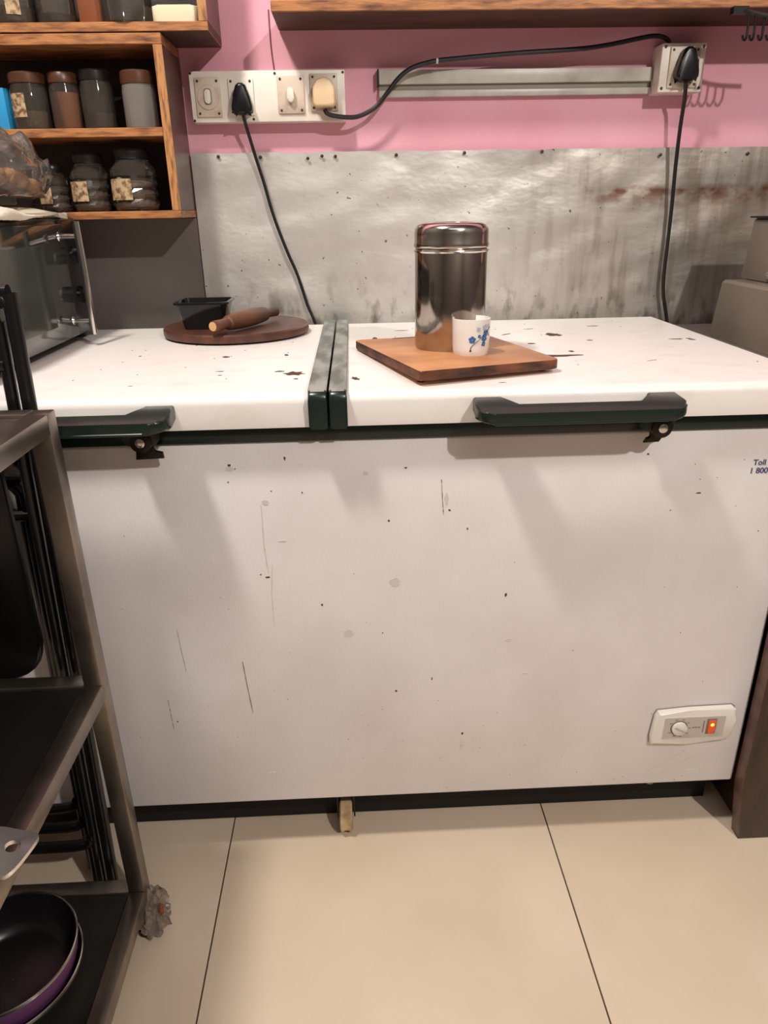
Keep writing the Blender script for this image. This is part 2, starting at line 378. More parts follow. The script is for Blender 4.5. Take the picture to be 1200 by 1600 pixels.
for b, m_, nm in ((bm, rust_m, 'rust_chip'), (bm2, scratch_m, 'scratch'), (bm3, faint_m, 'smudge')):
    o = obj(nm, b, m_, fz, flat=True); o['kind'] = 'stuff'
def text(name, body_, size, loc, m_, parent, rot=(PI/2,0,0), ext=.0003):
    cu = bpy.data.curves.new(name, 'FONT'); cu.body = body_; cu.size = size; cu.extrude = ext; cu.offset = size*.012
    t = bpy.data.objects.new('t', cu); COL.objects.link(t)
    dg = bpy.context.evaluated_depsgraph_get(); me = bpy.data.meshes.new_from_object(t.evaluated_get(dg))
    COL.objects.unlink(t); bpy.data.objects.remove(t)
    me.materials.clear(); me.materials.append(m_)
    o = bpy.data.objects.new(name, me); COL.objects.link(o); o.parent = parent
    o.location = Vector(loc)-ORG.get(parent, Vector()); o.rotation_euler = rot; return o
text('printed_text', 'Toll Free', .0125, (.591, -.0004, .7295), text_m, fz)
text('printed_text', '1 800', .0125, (.5875, -.0004, .7165), text_m, fz)

# lids
def lid(x0, x1, label):
    # section in y-z with a rounded front and back top edge
    prof = [(-.020,.8135),(-.021,.82)]
    for k in range(7): a = PI-PI/2*k/6; prof.append((-.021+.013+.013*math.cos(a), .847+.013*math.sin(a)))
    prof += [(.634,.860),(.644,.852),(.645,.8135)]
    bm = prism(prof, x0, x1, axis='x')
    o = obj('lid', bm, lid_en, fz); o['label'] = label; return o
lid_l = lid(XL, -.066, 'left white lid'); lid_r = lid(-.0135, XR, 'right white lid')
def trim(x0, x1, parent):
    y0 = -.034; prof = [(y0,.8135)]
    for k in range(7): a = PI-PI/2*k/6; prof.append((y0+.014+.014*math.cos(a), .853+.014*math.sin(a)))
    prof += [(.648,.867),(.652,.862),(.652,.8135)]
    bm = prism(prof, x0, x1, axis='x', bev=.0035)
    for f in bm.faces:
        if f.normal.length and f.calc_center_median().z > .8655 : f.material_index = 1
    return obj('edge_trim', bm, [green, green_worn], parent)
trim(-.0665, -.0405, lid_l); trim(-.0375, -.0130, lid_r)
def handle(xa, xb, lock_x, parent, side):
    def pl(f): return [(x, y) for x, y in f]
    L_ = xb-xa
    outer = [(xa,-.0205),(xa-.001,-.050)]
    for k in range(1,6): a = PI+PI/2*k/5; outer.append((xa+.022+.023*math.cos(a), -.056+.024*math.sin(a)))
    for k in range(0,6): a = 1.5*PI+PI/2*k/5; outer.append((xb-.022+.023*math.cos(a), -.056+.024*math.sin(a)))
    outer += [(xb+.001,-.050),(xb,-.0205),(xb-.040,-.0205),(xb-.043,-.040),(xb-.056,-.056),(xa+.056,-.056),(xa+.043,-.040),(xa+.040,-.0205)]
    hb = prism(outer, .8235, .8505, bev=.005, seg=3)
    for v in hb.verts:
        if v.co.z > .84: v.co.z += -.009+.010*(v.co.y+.08)/.06
        d_ = min(v.co.x-xa, xb-v.co.x)
        if v.co.z < .84 and d_ < .03: v.co.z += .004*(1-d_/.03)
    h = obj('handle', hb, green, parent)
    obj('handle_lip', B(xa+.02, xb-.03, -.0815, -.078, .8245, .8285, bev=.001, seg=1), green, h)
    lk = obj('lock', B(lock_x-.024, lock_x+.020, -.036, -.0045, .796, .8235, bev=.006, seg=3), rubber, h)
    lk2 = obj('lock_boss', lathe([(.014,-.024),(.015,-.034),(.0145,-.039),(.012,-.040)], 24, (lock_x, 0, .803), axis='y'), dark_iron, h)
    obj('lock_cylinder', lathe([(.0065,-.0395),(.0065,-.042),(.0045,-.0425)], 20, (lock_x, 0, .803), axis='y'), chrome, h)
    obj('lock_hasp', prism([(lock_x-.012,.790),(lock_x+.002,.792),(lock_x+.010,.798),(lock_x+.013,.785),(lock_x+.022*side+.002,.784),(lock_x+.024*side+.001,.775),(lock_x-.014,.774)] if side > 0 else
        [(lock_x-.010,.796),(lock_x+.008,.796),(lock_x+.009,.786),(lock_x+.004,.778),(lock_x-.018,.777),(lock_x-.014,.784),(lock_x-.008,.785)], -.024, -.018, axis='y', bev=.001), dark_iron, h)
    return h
handle(.162, .447, .428, lid_r, -1); handle(-.56, -.250, -.298, lid_l, 1)
# rust chips on the lids
def zface(x, y, h): return (x, y, .860+h)
for par, lst in ((lid_l, [(-.097,.119,.018,.013,.1),(-.118,.138,.008,.004,.1),(-.225,.272,.006,.006,0),(-.12,.276,.003,.008,.1),(-.214,.15,.006,.002,0),(-.21,.12,.003,.0015,0),(-.09,.08,.004,.0025,0),(-.3,.4,.002,.004,0),(-.38,.30,.002,.003,0),(-.33,.06,.003,.001,0)]),
                 (lid_r, [(-.001,.072,.006,.011,.3),(.392,.423,.014,.018,.3),(.331,.208,.045,.008,.05),(.325,.33,.006,.005,0),(.36,.50,.010,.002,.2),(.375,.245,.004,.006,0),(.626,.335,.005,.009,.3),(.60,.34,.012,.004,0),(.04,.43,.004,.012,0),(.10,.52,.012,.003,0),(.30,.44,.014,.003,.6),(.44,.35,.005,.003,0),(.48,.15,.008,.001,.4),(.21,.02,.006,.001,.2),(.50,.52,.01,.003,0)])):
    bm = bmesh.new()
    for i, (x, y, a, b_, r) in enumerate(lst): blot(bm, x, y, a, b_, r, zface, 200+i, n=16, rough=.4)
    for k in range(14): blot(bm, rnd.uniform(-.45,-.09) if par is lid_l else rnd.uniform(.01,.64), rnd.uniform(.03,.62), .0012, .0018, 0, zface, 300+k, n=6)
    o = obj('rust_chip', bm, rust_m, par, flat=True); o['kind'] = 'stuff'

# casters
def caster(x, y):
    c = obj('caster', B(x-.020, x+.020, y-.02, y+.024, .105, .1135, bev=.001, seg=1), dark_iron, fz)
    bm = bmesh.new(); prism([(y-.012,.104),(y+.024,.104),(y+.014,.03),(y-.004,.028)], x-.0165, x-.0135, axis='x', bm=bm)
    prism([(y-.012,.104),(y+.024,.104),(y+.014,.03),(y-.004,.028)], x+.0145, x+.0175, axis='x', bm=bm)
    obj('fork', bm, dark_iron, c)
    obj('wheel', lathe([(.012,-.0115),(.030,-.0115),(.0335,-.009),(.0315,-.003),(.0315,.003),(.0335,.009),(.030,.0115),(.012,.0115)], 32, (x, y, .0340), axis='x'), caster_m, c)
for x, y in ((-.045,.045),(-.66,.05),(-.66,.59),(.6,.59)): caster(x, y)

obj('leveling_foot', lathe([(.010,.1135),(.010,.108),(.006,.106),(.006,.094),(.008,.092)], 16, (.527,.030,0)), caster_m, fz)
# control panel
cp = obj('control_panel', prism([(.4985,.216),(.560,.2145),(.632,.219),(.6405,.232),(.6425,.262),(.6405,.284),(.634,.289),(.56,.2875),(.5045,.283),(.5005,.275),(.4965,.232)][::-1], -.012, .002, axis='y', bev=.004, seg=3), panel_m, fz)
obj('panel_seam', prism([(.4973,.2148),(.560,.2133),(.633,.2178),(.6418,.232),(.6438,.262),(.6418,.285),(.635,.2902),(.56,.2887),(.5037,.2842),(.4992,.275),(.4952,.232)][::-1], -.0016, .001, axis='y'), trunk_d, cp)
obj('recess_rim', B(.5135,.6245,-.0126,-.006,.2275,.2755, bev=.0015), panel_m, cp)
obj('panel_face', B(.5155,.6225,-.0130,-.008,.2295,.2735), panel_in, cp)
kn = obj('knob', lathe([(.0135,-.0130),(.0132,-.0170),(.012,-.0178)], 32, (.5425,0,.2515), axis='y'), panel_m, cp)
obj('knob_ring', lathe([(.0150,-.0128),(.0150,-.0134),(.0138,-.0134),(.0138,-.0128)], 32, (.5425,0,.2515), axis='y', caps=False), dark_print, cp)
g = prism([(.532,.2555),(.5345,.2585),(.5535,.247),(.551,.2445)], -.0188, -.0176, axis='y', bev=.0005); obj('knob_grip', g, panel_in, kn)
g = bmesh.new()
for k in range(9):
    a = math.radians(-150+k*37); box(g, .5425+.0185*math.cos(a)-.0022, .5425+.0185*math.cos(a)+.0022, -.0133, -.0129, .2515+.0185*math.sin(a)-.0007, .2515+.0185*math.sin(a)+.0007)
for x in (.566,.571,.576): box(g, x, x+.0038, -.0133, -.0129, .2505, .2527)
box(g, .5845, .5862, -.0133, -.0129, .240, .265)
obj('printed_marks', g, grey_print, cp)
obj('switch_frame', B(.5905,.6075,-.0142,-.0128,.2375,.2690, bev=.0006), grey_print, cp)
rk = obj('rocker_switch', B(.593,.605,-.0168,-.0138,.240,.2665, bev=.001), amber, cp)
obj('indicator_lamp', lathe([(.0034,-.0166),(.0028,-.0172)], 16, (.599,0,.2585), axis='y'), amber_hot, rk)

# ---------------- things on the freezer ----------------
# square cutting board (slightly raised on its warp)
def quad_board():
    P = [(-.001,.318),(.090,.003),(.3085,.075),(.240,.352)]
    pts = []
    for i in range(4):   # rounded corners
        p = Vector(P[i]); a = Vector(P[i-1]); b_ = Vector(P[(i+1)%4]); r = .014 if i != 1 else .006
        d1 = (a-p).normalized()*r; d2 = (b_-p).normalized()*r
        for k in range(5):
            t = k/4; q = (1-t)**2*(p+d1)+2*t*(1-t)*p+t*t*(p+d2); pts.append((q.x, q.y))
    return pts
cb = thing('cutting_board', 'square light brown wooden cutting board with dark worn edges under the steel canister', 'cutting board', (.16, .19, .862))
bm = prism(quad_board(), .8625, .8765, bev=.002)
for f in bm.faces:
    if abs(f.normal.z) < .8: f.material_index = 1
for v in bm.verts: v.co.z += .006*max(0, (.20-v.co.y)/.19)
obj('board', bm, [wood_cut, wood_edge], cb)
sl = prism([(.070,.326),(.068,.319),(.128,.333),(.130,.340)], .8760, .8769); obj('hand_slot', sl, wood_edge, cb)
for x, y in ((.02,.31),(.095,.04),(.285,.095),(.23,.33)): obj('foot', lathe([(.006,.8601),(.006,.8635+.006*max(0,(.2-y)/.19))], 12, (x,y,0)), rubber, cb)

cn = thing('steel_canister', 'tall polished stainless steel canister with a ribbed lid standing on the cutting board', 'canister', (.158, .213, .877))
C_ = (.158,.213,0); R_ = .0575
obj('body', lathe([(.050,.8768),(.0555,.879),(R_,.884),(R_,1.030),(R_-.001,1.0325)], 64, C_), canister_m, cn)
obj('rolled_bead', lathe([(R_-.001,1.0275),(R_+.0015,1.0290),(R_+.0022,1.0310),(R_+.0015,1.033),(R_-.001,1.0342)], 64, C_, caps=False), chrome, cn)
obj('lid', lathe([(R_-.0005,1.0345),(R_+.0012,1.036),(R_+.0022,1.0395),(R_+.001,1.043),(R_+.001,1.057),(R_+.0005,1.063),(R_-.003,1.0685),(R_-.008,1.071),(.042,1.0725),(.0385,1.0715),(.037,1.0685),(.0365,1.067)], 64, C_), canister_lid, cn)

cu_ = thing('teacup', 'small white handleless cup with blue blossom print in front of the canister', 'cup', (.182,.141,.877))
CC = (.1825,.1425,0)
obj('body', lathe([(.022,.8768),(.0255,.8775),(.0275,.881),(.0285,.890),(.0297,.9335),(.0296,.9350),(.0285,.9353),(.0278,.934),(.0268,.890),(.024,.882),(.001,.8815)], 48, CC, caps=False), ceramic, cu_)
def cup_pt(u, z, h):   # u = angle from the near side, positive to the right
    r = .0285+(.0297-.0285)*(z-.890)/.0435+.0002+h
    a = -PI/2+u+.12; return (CC[0]+r*math.cos(a), CC[1]+r*math.sin(a), z)
def petals(bm, u, z, s, seed, n=5):
    for k in range(n):
        a = 2*PI*k/n+seed; blot(bm, u+s*.9*math.cos(a)/.03*1, z+s*.9*math.sin(a), .0, .0, 0, lambda x,y,h: cup_pt(x,y,h+.0002), 0) if False else None
        pts = [(u+(s*.9*math.cos(a)+s*.72*math.cos(t))/.029, z+s*.9*math.sin(a)+s*.72*math.sin(t)) for t in [2*PI*i/8 for i in range(8)]]
        bm.faces.new([bm.verts.new(cup_pt(x, y, .0003)) for x, y in pts])
bm = bmesh.new(); petals(bm, -.20, .9055, .0036, .3); petals(bm, .50, .907, .0036, .9); petals(bm, .62, .915, .0032, .2); petals(bm, .46, .8985, .0026, .5, 4); petals(bm, .18, .9105, .0018, .5, 4)
obj('blossom_print', bm, blue_p, cu_, flat=True)
bm = bmesh.new(); petals(bm, .52, .923, .0032, .1); petals(bm, .12, .921, .0024, .6, 4); petals(bm, .8, .925, .0022, .6, 4); obj('pale_blossom_print', bm, blue_l, cu_, flat=True)
bm = bmesh.new()
def branch(pts, r):
    tube([cup_pt(u, z, .0002) for u, z in pts], r, 5, bm=bm, sm=3)
branch([(-.28,.889),(-.25,.895),(-.05,.900),(.15,.905),(.4,.911),(.7,.9175),(.98,.923)], .00055); branch([(.7,.9175),(.85,.912),(.95,.909)], .0004); branch([(.4,.911),(.45,.917),(.55,.92)], .0004)
lathe([(.0012,-.0012),(.0016,0),(.0012,.0012)], 8, cup_pt(-.28,.889,0), bm=bm)
obj('branch_print', bm, navy_p, cu_)

rb = thing('rolling_board', 'round dark brown wooden rolling board at the back of the left lid', 'rolling board', (-.24,.53,.86))
obj('disc', lathe([(.138,.8618),(.1465,.8640),(.1475,.8690),(.1470,.8765),(.1440,.8790)], 72, (-.2415,.532,0)), wood_round, rb)
for k in range(3): a = 2*PI*k/3+.4; obj('foot', lathe([(.012,.8601),(.012,.8620)], 16, (-.2415+.09*math.cos(a), .532+.09*math.sin(a), 0)), wood_edge, rb)

rp = thing('rolling_pin', 'worn brown wooden rolling pin lying across the round board', 'rolling pin', (-.2,.45,.88))
A = Vector((-.262,.376,.8975)); Bp = Vector((-.163,.575,.8985)); D = (Bp-A); Ln = D.length; q = D.normalized().to_track_quat('Z','Y').to_matrix().to_4x4(); TM = Matrix.Translation(A) @ q
def pin(prof):
    b = lathe(prof, 28); b.transform(TM); return b
obj('barrel', pin([(.0105,.045),(.0135,.048),(.0140,.050),(.0128,.052),(.0150,.060),(.0165,.085),(.0170,.11),(.0165,.14),(.0150,.165),(.0135,.176),(.0105,.179)]), wood_pin, rp)
obj('grip', pin([(.0085,.0),(.0098,.002),(.0100,.010),(.0095,.030),(.0105,.046)]), wood_pin, rp)
obj('end_grain', pin([(.0080,-.0006),(.0086,.0005)]), pin_end, rp)
obj('grip', pin([(.0100,.178),(.0085,.186),(.0095,.205),(.0100,Ln-.004),(.0070,Ln)]), wood_pin, rp)

# black square tub on the rolling board
tb = thing('plastic_tub', 'open black square plastic tub standing on the round rolling board', 'tub', (-.295,.50,.879))
def tub_shell():
    bm = bmesh.new(); cx, cy = -.297, .505; rings = []
    for h, s in ((.8794,.036),(.8800,.0385),(.929,.0500),(.9295,.0535),(.9275,.0545),(.9315,.0538),(.9318,.0495),(.8815,.0375),(.8810,.03)):
        rings.append([bm.verts.new((cx+x, cy+y, h)) for x, y in rrect(-s,s,-s*.9,s*.9,s*.22,4)])
    for a, b_ in zip(rings, rings[1:]):
        for i in range(len(a)): bm.faces.new((a[i], a[(i+1)%len(a)], b_[(i+1)%len(a)], b_[i]))
    bm.faces.new(rings[0]); bm.faces.new(rings[-1][::-1]); return bm
obj('tub_body', tub_shell(), tray_m, tb, angle=50)

# ---------------- toaster oven on the left ----------------
ov = thing('toaster_oven', 'black toaster oven facing right at the left end of the freezer top', 'oven', (-.74,.31,.86))
OX = -.545
obj('housing', B(-.94, OX, .045, .578, .8715, 1.0885, bev=.006), oven_black, ov)
dr = obj('door', B(OX-.001, OX+.008, .055, .462, .876, 1.078, bev=.002), oven_glass, ov)
obj('window', B(OX+.0075, OX+.0088, .085, .36, .905, 1.045, bev=.0004, seg=1), oven_win, dr)
obj('handle_bar', tube([(-.497,.425,.882),(-.496,.425,.98),(-.497,.425,1.082)], .0065, 14, sm=3), chrome, dr)
for z in (.908,1.057): 
    obj('handle_post', lathe([(.0042,OX+.006),(.0042,-.5015)], 14, (0,.425,z), axis='x'), chrome, dr)
    obj('post_collar', lathe([(.0075,-.533),(.0085,-.531),(.0075,-.529)], 16, (0,.425,z), axis='x'), chrome, dr)
obj('control_strip', B(OX-.001, OX+.005, .466, .574, .876, 1.084, bev=.002), oven_black, ov)
for z in (1.022,.945):
    k_ = obj('knob', lathe([(.017,OX+.004),(.0165,OX+.016),(.014,OX+.018)], 28, (0,.520,z), axis='x'), black_plastic, ov)
    obj('knob_cap', lathe([(.0155,OX+.0175),(.0130,OX+.0195)], 28, (0,.520,z), axis='x'), chrome, k_)
for x in (-.92,-.57):
    for y in (.07,.55): obj('foot', lathe([(.011,.8601),(.013,.8725)], 16, (x,y,0)), rubber, ov)
obj('spec_sticker', B(OX+.0077,OX+.0086,.165,.185,.882,.889), grey_print, dr)

# towel on the oven
bm = bmesh.new(); n1, n2 = 60, 16; g = []
for i in range(n1+1):
    row = []; y = .10+(.50-.10)*i/n1
    for k in range(n2+1):
        t = k/n2; x = -.80+t*(.80-.540)
        zt = 1.100+.006*noise.noise(Vector((y*14, x*9, 1)))+.004*math.sin(y*30)
        if y > .43: zt -= (y-.43)*.10
        if y > .46 : zt = max(zt-.004, 1.0912)
        if k >= n2-1: zt -= .004
        if k == n2: x = -.5345; zt = 1.0865+.002*noise.noise(Vector((y*120,0,4)))+.010*max(0,(y-.30))/.2+.003*noise.noise(Vector((y*16,0,9)))
        if k == n2-1: x = -.536; zt -= .002
        row.append(bm.verts.new((x, y, zt)))
    g.append(row)
for i in range(n1):
    for k in range(n2): bm.faces.new((g[i][k], g[i+1][k], g[i+1][k+1], g[i][k+1]))
tw = tag(obj('folded_towel', bm, towel_m, angle=80), 'cream fuzzy towel laid over the top of the toaster oven', 'towel')
md = tw.modifiers.new('thick', 'SOLIDIFY'); md.thickness = .003; md.offset = 1
tag(obj('serving_tray', prism(rrect(-.79,-.552,.09,.350,.03), 1.110, 1.121, bev=.003), dark_green), 'dark green tray lying on the towel on top of the oven', 'tray')

# plastic bag with brown food
bg = thing('plastic_bag', 'clear crumpled plastic bag of brown food on top of the oven', 'bag', (-.64,.40,1.122))
bm = bmesh.new(); bmesh.ops.create_icosphere(bm, subdivisions=5, radius=1)
for v in bm.verts:
    p = v.co.normalized(); nn = noise.noise(p*2.0+Vector((4,1,2))); n3 = abs(noise.noise(p*4.5)); rr = 1+.14*nn-.10*n3
    q_ = Vector((p.x*.075, p.y*.155, p.z*.062))*rr
    if p.z > .3: q_.z += .02*(noise.noise(p*3)+.3)
    q_.z = max(q_.z, -.036+.002*nn)
    if p.y > .3: q_.z -= (p.y-.3)*.020 * (1 if q_.z > -.02 else 0)
    v.co = q_+Vector((-.612,.412,1.1585))
obj('film', bm, bag_film, bg, angle=180)
obj('knot', tube([(-.62,.27,1.195),(-.60,.28,1.215),(-.61,.30,1.235),(-.63,.33,1.22)], .008, 8, rads=[.010,.005,.009,.012,.004]), bag_film, bg)
bm = bmesh.new()
for k in range(16):
    r = random.Random(k); c = Vector((-.612+r.uniform(-.035,.035), .39+r.uniform(-.085,.085), 1.143+r.uniform(-.002,.020)))
    m4 = Matrix.Translation(c) @ Matrix.Rotation(r.uniform(0,3),4,'Z') @ Matrix.Diagonal((1,1.4,.8,1)); bmesh.ops.create_icosphere(bm, subdivisions=2, radius=.017, matrix=m4)
o = obj('food_pieces', bm, brown_food, bg, angle=60); o['kind'] = 'stuff'

# ---------------- jar cabinet, upper cabinet, right shelf ----------------
cab = thing('jar_cabinet', 'open two-shelf plywood wall cabinet of jars left of the switchboard', 'wall cabinet', (-.66,.63,1.084))
YB = .7045; YF = .5555
obj('bottom_board', B(-1.0,-.3335,YF,YB,1.0835,1.0975, bev=.001, seg=1), wood, cab)
obj('top_board', B(-1.0,-.3335,YF,YB,1.377,1.3945, bev=.001, seg=1), wood, cab)
obj('shelf_board', B(-1.0,-.3505,YF,YB-.006,1.2275,1.2430, bev=.001, seg=1), wood, cab)
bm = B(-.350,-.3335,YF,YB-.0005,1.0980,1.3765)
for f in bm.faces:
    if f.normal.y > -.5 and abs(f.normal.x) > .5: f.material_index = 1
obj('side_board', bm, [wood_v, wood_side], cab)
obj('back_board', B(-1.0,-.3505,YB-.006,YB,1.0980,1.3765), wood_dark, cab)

uc = thing('upper_cabinet', 'upper plywood wall cabinet stacked on the jar cabinet at top left', 'wall cabinet', (-.6,.63,1.396))
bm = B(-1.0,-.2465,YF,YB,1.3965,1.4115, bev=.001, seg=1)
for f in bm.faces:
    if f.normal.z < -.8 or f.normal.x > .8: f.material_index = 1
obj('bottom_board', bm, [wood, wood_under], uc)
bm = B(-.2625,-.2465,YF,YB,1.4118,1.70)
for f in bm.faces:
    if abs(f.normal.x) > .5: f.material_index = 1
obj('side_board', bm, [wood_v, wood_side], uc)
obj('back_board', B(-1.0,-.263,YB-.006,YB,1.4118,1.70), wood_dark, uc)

rs = thing('wall_shelf', 'long wooden wall shelf running across the top right of the pink wall', 'shelf', (.5,.63,1.425))
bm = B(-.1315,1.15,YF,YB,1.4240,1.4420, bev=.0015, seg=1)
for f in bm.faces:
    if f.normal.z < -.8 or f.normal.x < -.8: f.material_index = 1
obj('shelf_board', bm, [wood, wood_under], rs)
obj('batten', B(.70,.72,YB-.03,YB,1.4425,1.5), wood_v, rs)
can = thing('steel_tin', 'shiny steel tin at the front of the right shelf, only its base in view', 'tin', (.235,.59,1.443))
obj('body', lathe([(.022,1.4425),(.025,1.445),(.025,1.50)], 32, (.225,.585,0)), canister_m, can); obj('lid', lathe([(.0262,1.495),(.0262,1.51),(.02,1.513)], 32, (.225,.585,0)), canister_lid, can)
o = obj('food_tub', prism(rrect(.50,.62,.565,.66,.02), 1.4425, 1.50, bev=.003), cream_box); tag(o, 'cream tub at the front of the right shelf, only its base in view', 'tub')

# hook rack under the right end of the shelf
hr = thing('hook_rack', 'black metal hook rack hanging below the right end of the wall shelf', 'hook rack', (.78,.52,1.42))
obj('rail', tube([(.724,.548,1.419),(.745,.538,1.412),(.79,.530,1.402),(.85,.53,1.398)], .004, 8), black_plastic, hr)
obj('rail_bracket', B(.712,.74,.540,.5545,1.412,1.4235), black_plastic, hr)
for x in (.739,.752,.768,.783,.799,.815):
    z = 1.412-.0001-(x-.739)*.25 if x < .79 else 1.399
    obj('hook', tube([(x,.534,z),(x,.532,z-.025),(x-.001,.530,1.375),(x-.004,.527,1.368),(x-.010,.524,1.369),(x-.012,.523,1.375)], .0022, 8), black_plastic, hr)

# jars
def round_jar(name, x, y, z0, r, h, label, fill, fill_h, lid_m=lid_dark, gm=glass, neck=.9, lidh=.018, lbl=None, grp='jars in the wall cabinets'):
    j = thing(name, label, 'jar', (x,y,z0), grp)
    hb = h-lidh
    obj('glass_body', lathe([(r*.85,z0),(r*.97,z0+.002),(r,z0+.006),(r,z0+hb*.84),(r*neck,z0+hb*.97),(r*neck,z0+hb)], 32, (x,y,0)), gm, j)
    obj('lid', lathe([(r*neck*1.05,z0+hb),(r*neck*1.06,z0+hb+.003),(r*neck*1.06,z0+h-.003),(r*neck*.98,z0+h)], 32, (x,y,0)), lid_m, j)
    if fill: obj('contents', lathe([(r*.80,z0+.003),(r*.93,z0+.006),(r*.93,z0+fill_h*.97),(r*.5,z0+fill_h)], 24, (x,y,0)), fill, j)
    if lbl:
        bm = bmesh.new(); a0, a1, zz0, zz1 = lbl; n = 10; rr = r+.0006
        L1 = [bm.verts.new((x+rr*math.cos(a0+(a1-a0)*i/n), y+rr*math.sin(a0+(a1-a0)*i/n), z0+zz0)) for i in range(n+1)]
        L2 = [bm.verts.new((x+rr*math.cos(a0+(a1-a0)*i/n), y+rr*math.sin(a0+(a1-a0)*i/n), z0+zz1)) for i in range(n+1)]
        for i in range(n): bm.faces.new((L1[i], L1[i+1], L2[i+1], L2[i]))
        obj('paper_label', bm, label_m, j)
    return j
ZS = 1.2432
round_jar('glass_jar', -.608,.612,ZS,.0350,.098, 'wide clear glass jar with pale label, first jar right of the blue packet', spice_g, .034, lid_m=lid_brown, lbl=(-2.4,-1.5,.022,.062))
round_jar('glass_jar', -.541,.612,ZS,.0285,.098, 'glass jar holding orange-brown spice on the middle shelf', spice_o, .066, lid_m=lid_brown)
round_jar('glass_jar', -.480,.612,ZS,.0305,.102, 'clear glass jar of dark seeds between the orange spice jar and the frosted jar', spice_d, .030, lid_m=lid_dark)
round_jar('plastic_jar', -.398,.605,ZS,.0315,.098, 'frosted plastic jar with brown lid at the right end of the middle shelf', None, 0, lid_m=lid_brown, gm=frosted, neck=.96, lidh=.022)
t = tag(obj('blue_packet', prism([(-.70,.60),(-.652,.602),(-.645,.622),(-.66,.64),(-.70,.64)], ZS, ZS+.075, bev=.004), blue_pk), 'bright blue packet on the middle shelf at the left edge of the photo', 'packet')
tl = tag(obj('card_slip', B(-.3565,-.3515,.585,.598,ZS,ZS+.052), cream_box), 'narrow cream card standing between the frosted jar and the cabinet side', 'card')

def facet_jar(x, y, z0, r, h, label, fill, rows=3):
    j = thing('faceted_jar', label, 'jar', (x,y,z0), 'jars in the wall cabinets'); bm = bmesh.new(); n = 16; rings = []
    prof = [(r*.8,0)]
    hb = h*.50
    for k in range(rows):
        z = .003+hb*k/rows; prof += [(r*.90,z),(r*1.0,z+hb/rows*.5)]
    prof += [(r*.92,hb+.004),(r*.98,hb+.008),(r*.96,h*.68),(r*.72,h*.80),(r*.70,h*.84)]
    for i, (rr, z) in enumerate(prof):
        off = (PI/n if i % 2 else 0) if z < hb else 0
        rings.append([bm.verts.new((x+rr*math.cos(2*PI*k/n+off), y+rr*math.sin(2*PI*k/n+off), z0+z)) for k in range(n)])
    for a, b_ in zip(rings, rings[1:]):
        for i in range(n): bm.faces.new((a[i], a[(i+1)%n], b_[(i+1)%n], b_[i]))
    bm.faces.new(rings[0]); bm.faces.new(rings[-1][::-1])
    obj('glass_body', bm, glass, j, angle=12)
    obj('lid', lathe([(r*.74,z0+h*.84),(r*.76,z0+h*.86),(r*.76,z0+h-.004),(r*.68,z0+h)], 28, (x,y,0)), lid_dark, j)
    obj('contents', lathe([(r*.6,z0+.003),(r*.80,z0+.008),(r*.80,z0+h*.46),(r*.4,z0+h*.50)], 20, (x,y,0)), fill, j)
    bm = bmesh.new(); rr = r*1.02; a0, a1 = -2.55, -1.45
    L1 = [bm.verts.new((x+rr*math.cos(a0+(a1-a0)*i/8), y+rr*math.sin(a0+(a1-a0)*i/8), z0+h*.18)) for i in range(9)]
    L2 = [bm.verts.new((x+rr*math.cos(a0+(a1-a0)*i/8), y+rr*math.sin(a0+(a1-a0)*i/8), z0+h*.52)) for i in range(9)]
    for i in range(8): bm.faces.new((L1[i], L1[i+1], L2[i+1], L2[i]))
    obj('paper_label', bm, label_m, j)
ZL = 1.0978
facet_jar(-.597,.625,ZL,.030,.088,'small faceted glass jar beside the plastic bag, leftmost on the lower shelf', spice_d)
facet_jar(-.522,.620,ZL,.038,.106,'faceted glass jar with cream label in the middle of the lower shelf', spice_d)
facet_jar(-.432,.612,ZL,.046,.112,'largest faceted glass jar with grey contents, rightmost on the lower shelf', spice_g)
# upper cabinet contents
ZU = 1.4117
round_jar('glass_jar', -.605,.600,ZU,.040,.11,'glass jar of pale grain at the far left of the upper cabinet', spice_g, .030, lbl=(-1.5,-.9,.014,.05))
round_jar('glass_jar', -.527,.600,ZU,.034,.11,'glass jar of dark seeds, second from the left in the upper cabinet', spice_d, .018)
round_jar('glass_jar', -.398,.595,ZU,.046,.12,'wide empty glass jar in the upper cabinet beside the cream tub', None, 0)
tag(obj('food_tub', prism(rrect(-.349,-.266,.57,.66,.012), ZU, ZU+.028, bev=.004), cream_box), 'cream tub in the right corner of the upper cabinet', 'tub')
tag(obj('wooden_box', B(-.488,-.447,.60,.685,ZU,ZU+.12, bev=.002), mat('red_brown_wood', srgb(132,72,40), .5, col2=srgb(110,58,32), var_scale=10)), 'red-brown wooden box between glass jars in the upper cabinet', 'box')

# ---------------- electrics ----------------
sb = thing('switchboard', 'long white switchboard with four aged plates on the pink wall', 'switchboard', (-.155,.69,1.26))
obj('back_box', B(-.3125,-.0025,.668,YW-.0005,1.2605,1.351, bev=.002), board_m, sb)
def plate(x0, x1, z0, z1, m_=plate_m):
    p = obj('cover_plate', B(x0,x1,.6635,.6685,z0,z1, bev=.0015), m_, sb)
    for x in (x0+.006,x1-.006):
        for z in (z0+.006,z1-.006): obj('screw', lathe([(.0026,.6637),(.0024,.6626)], 10, (x,0,z), axis='y'), screw_m, p)
    return p
p1 = plate(-.302,-.252,1.270,1.339); p2 = plate(-.236,-.186,1.272,1.338, board_m); p3 = plate(-.138,-.085,1.274,1.341); p4 = plate(-.073,-.018,1.278,1.344)
obj('rose', lathe([(.022,.6636),(.021,.661),(.015,.660)], 32, (-.277,0,1.304), axis='y'), plate_m, p1)
obj('rocker', prism(rrect(-.283,-.271,1.293,1.318,.005), .6555, .6605, axis='y', bev=.0015), board_m, p1)
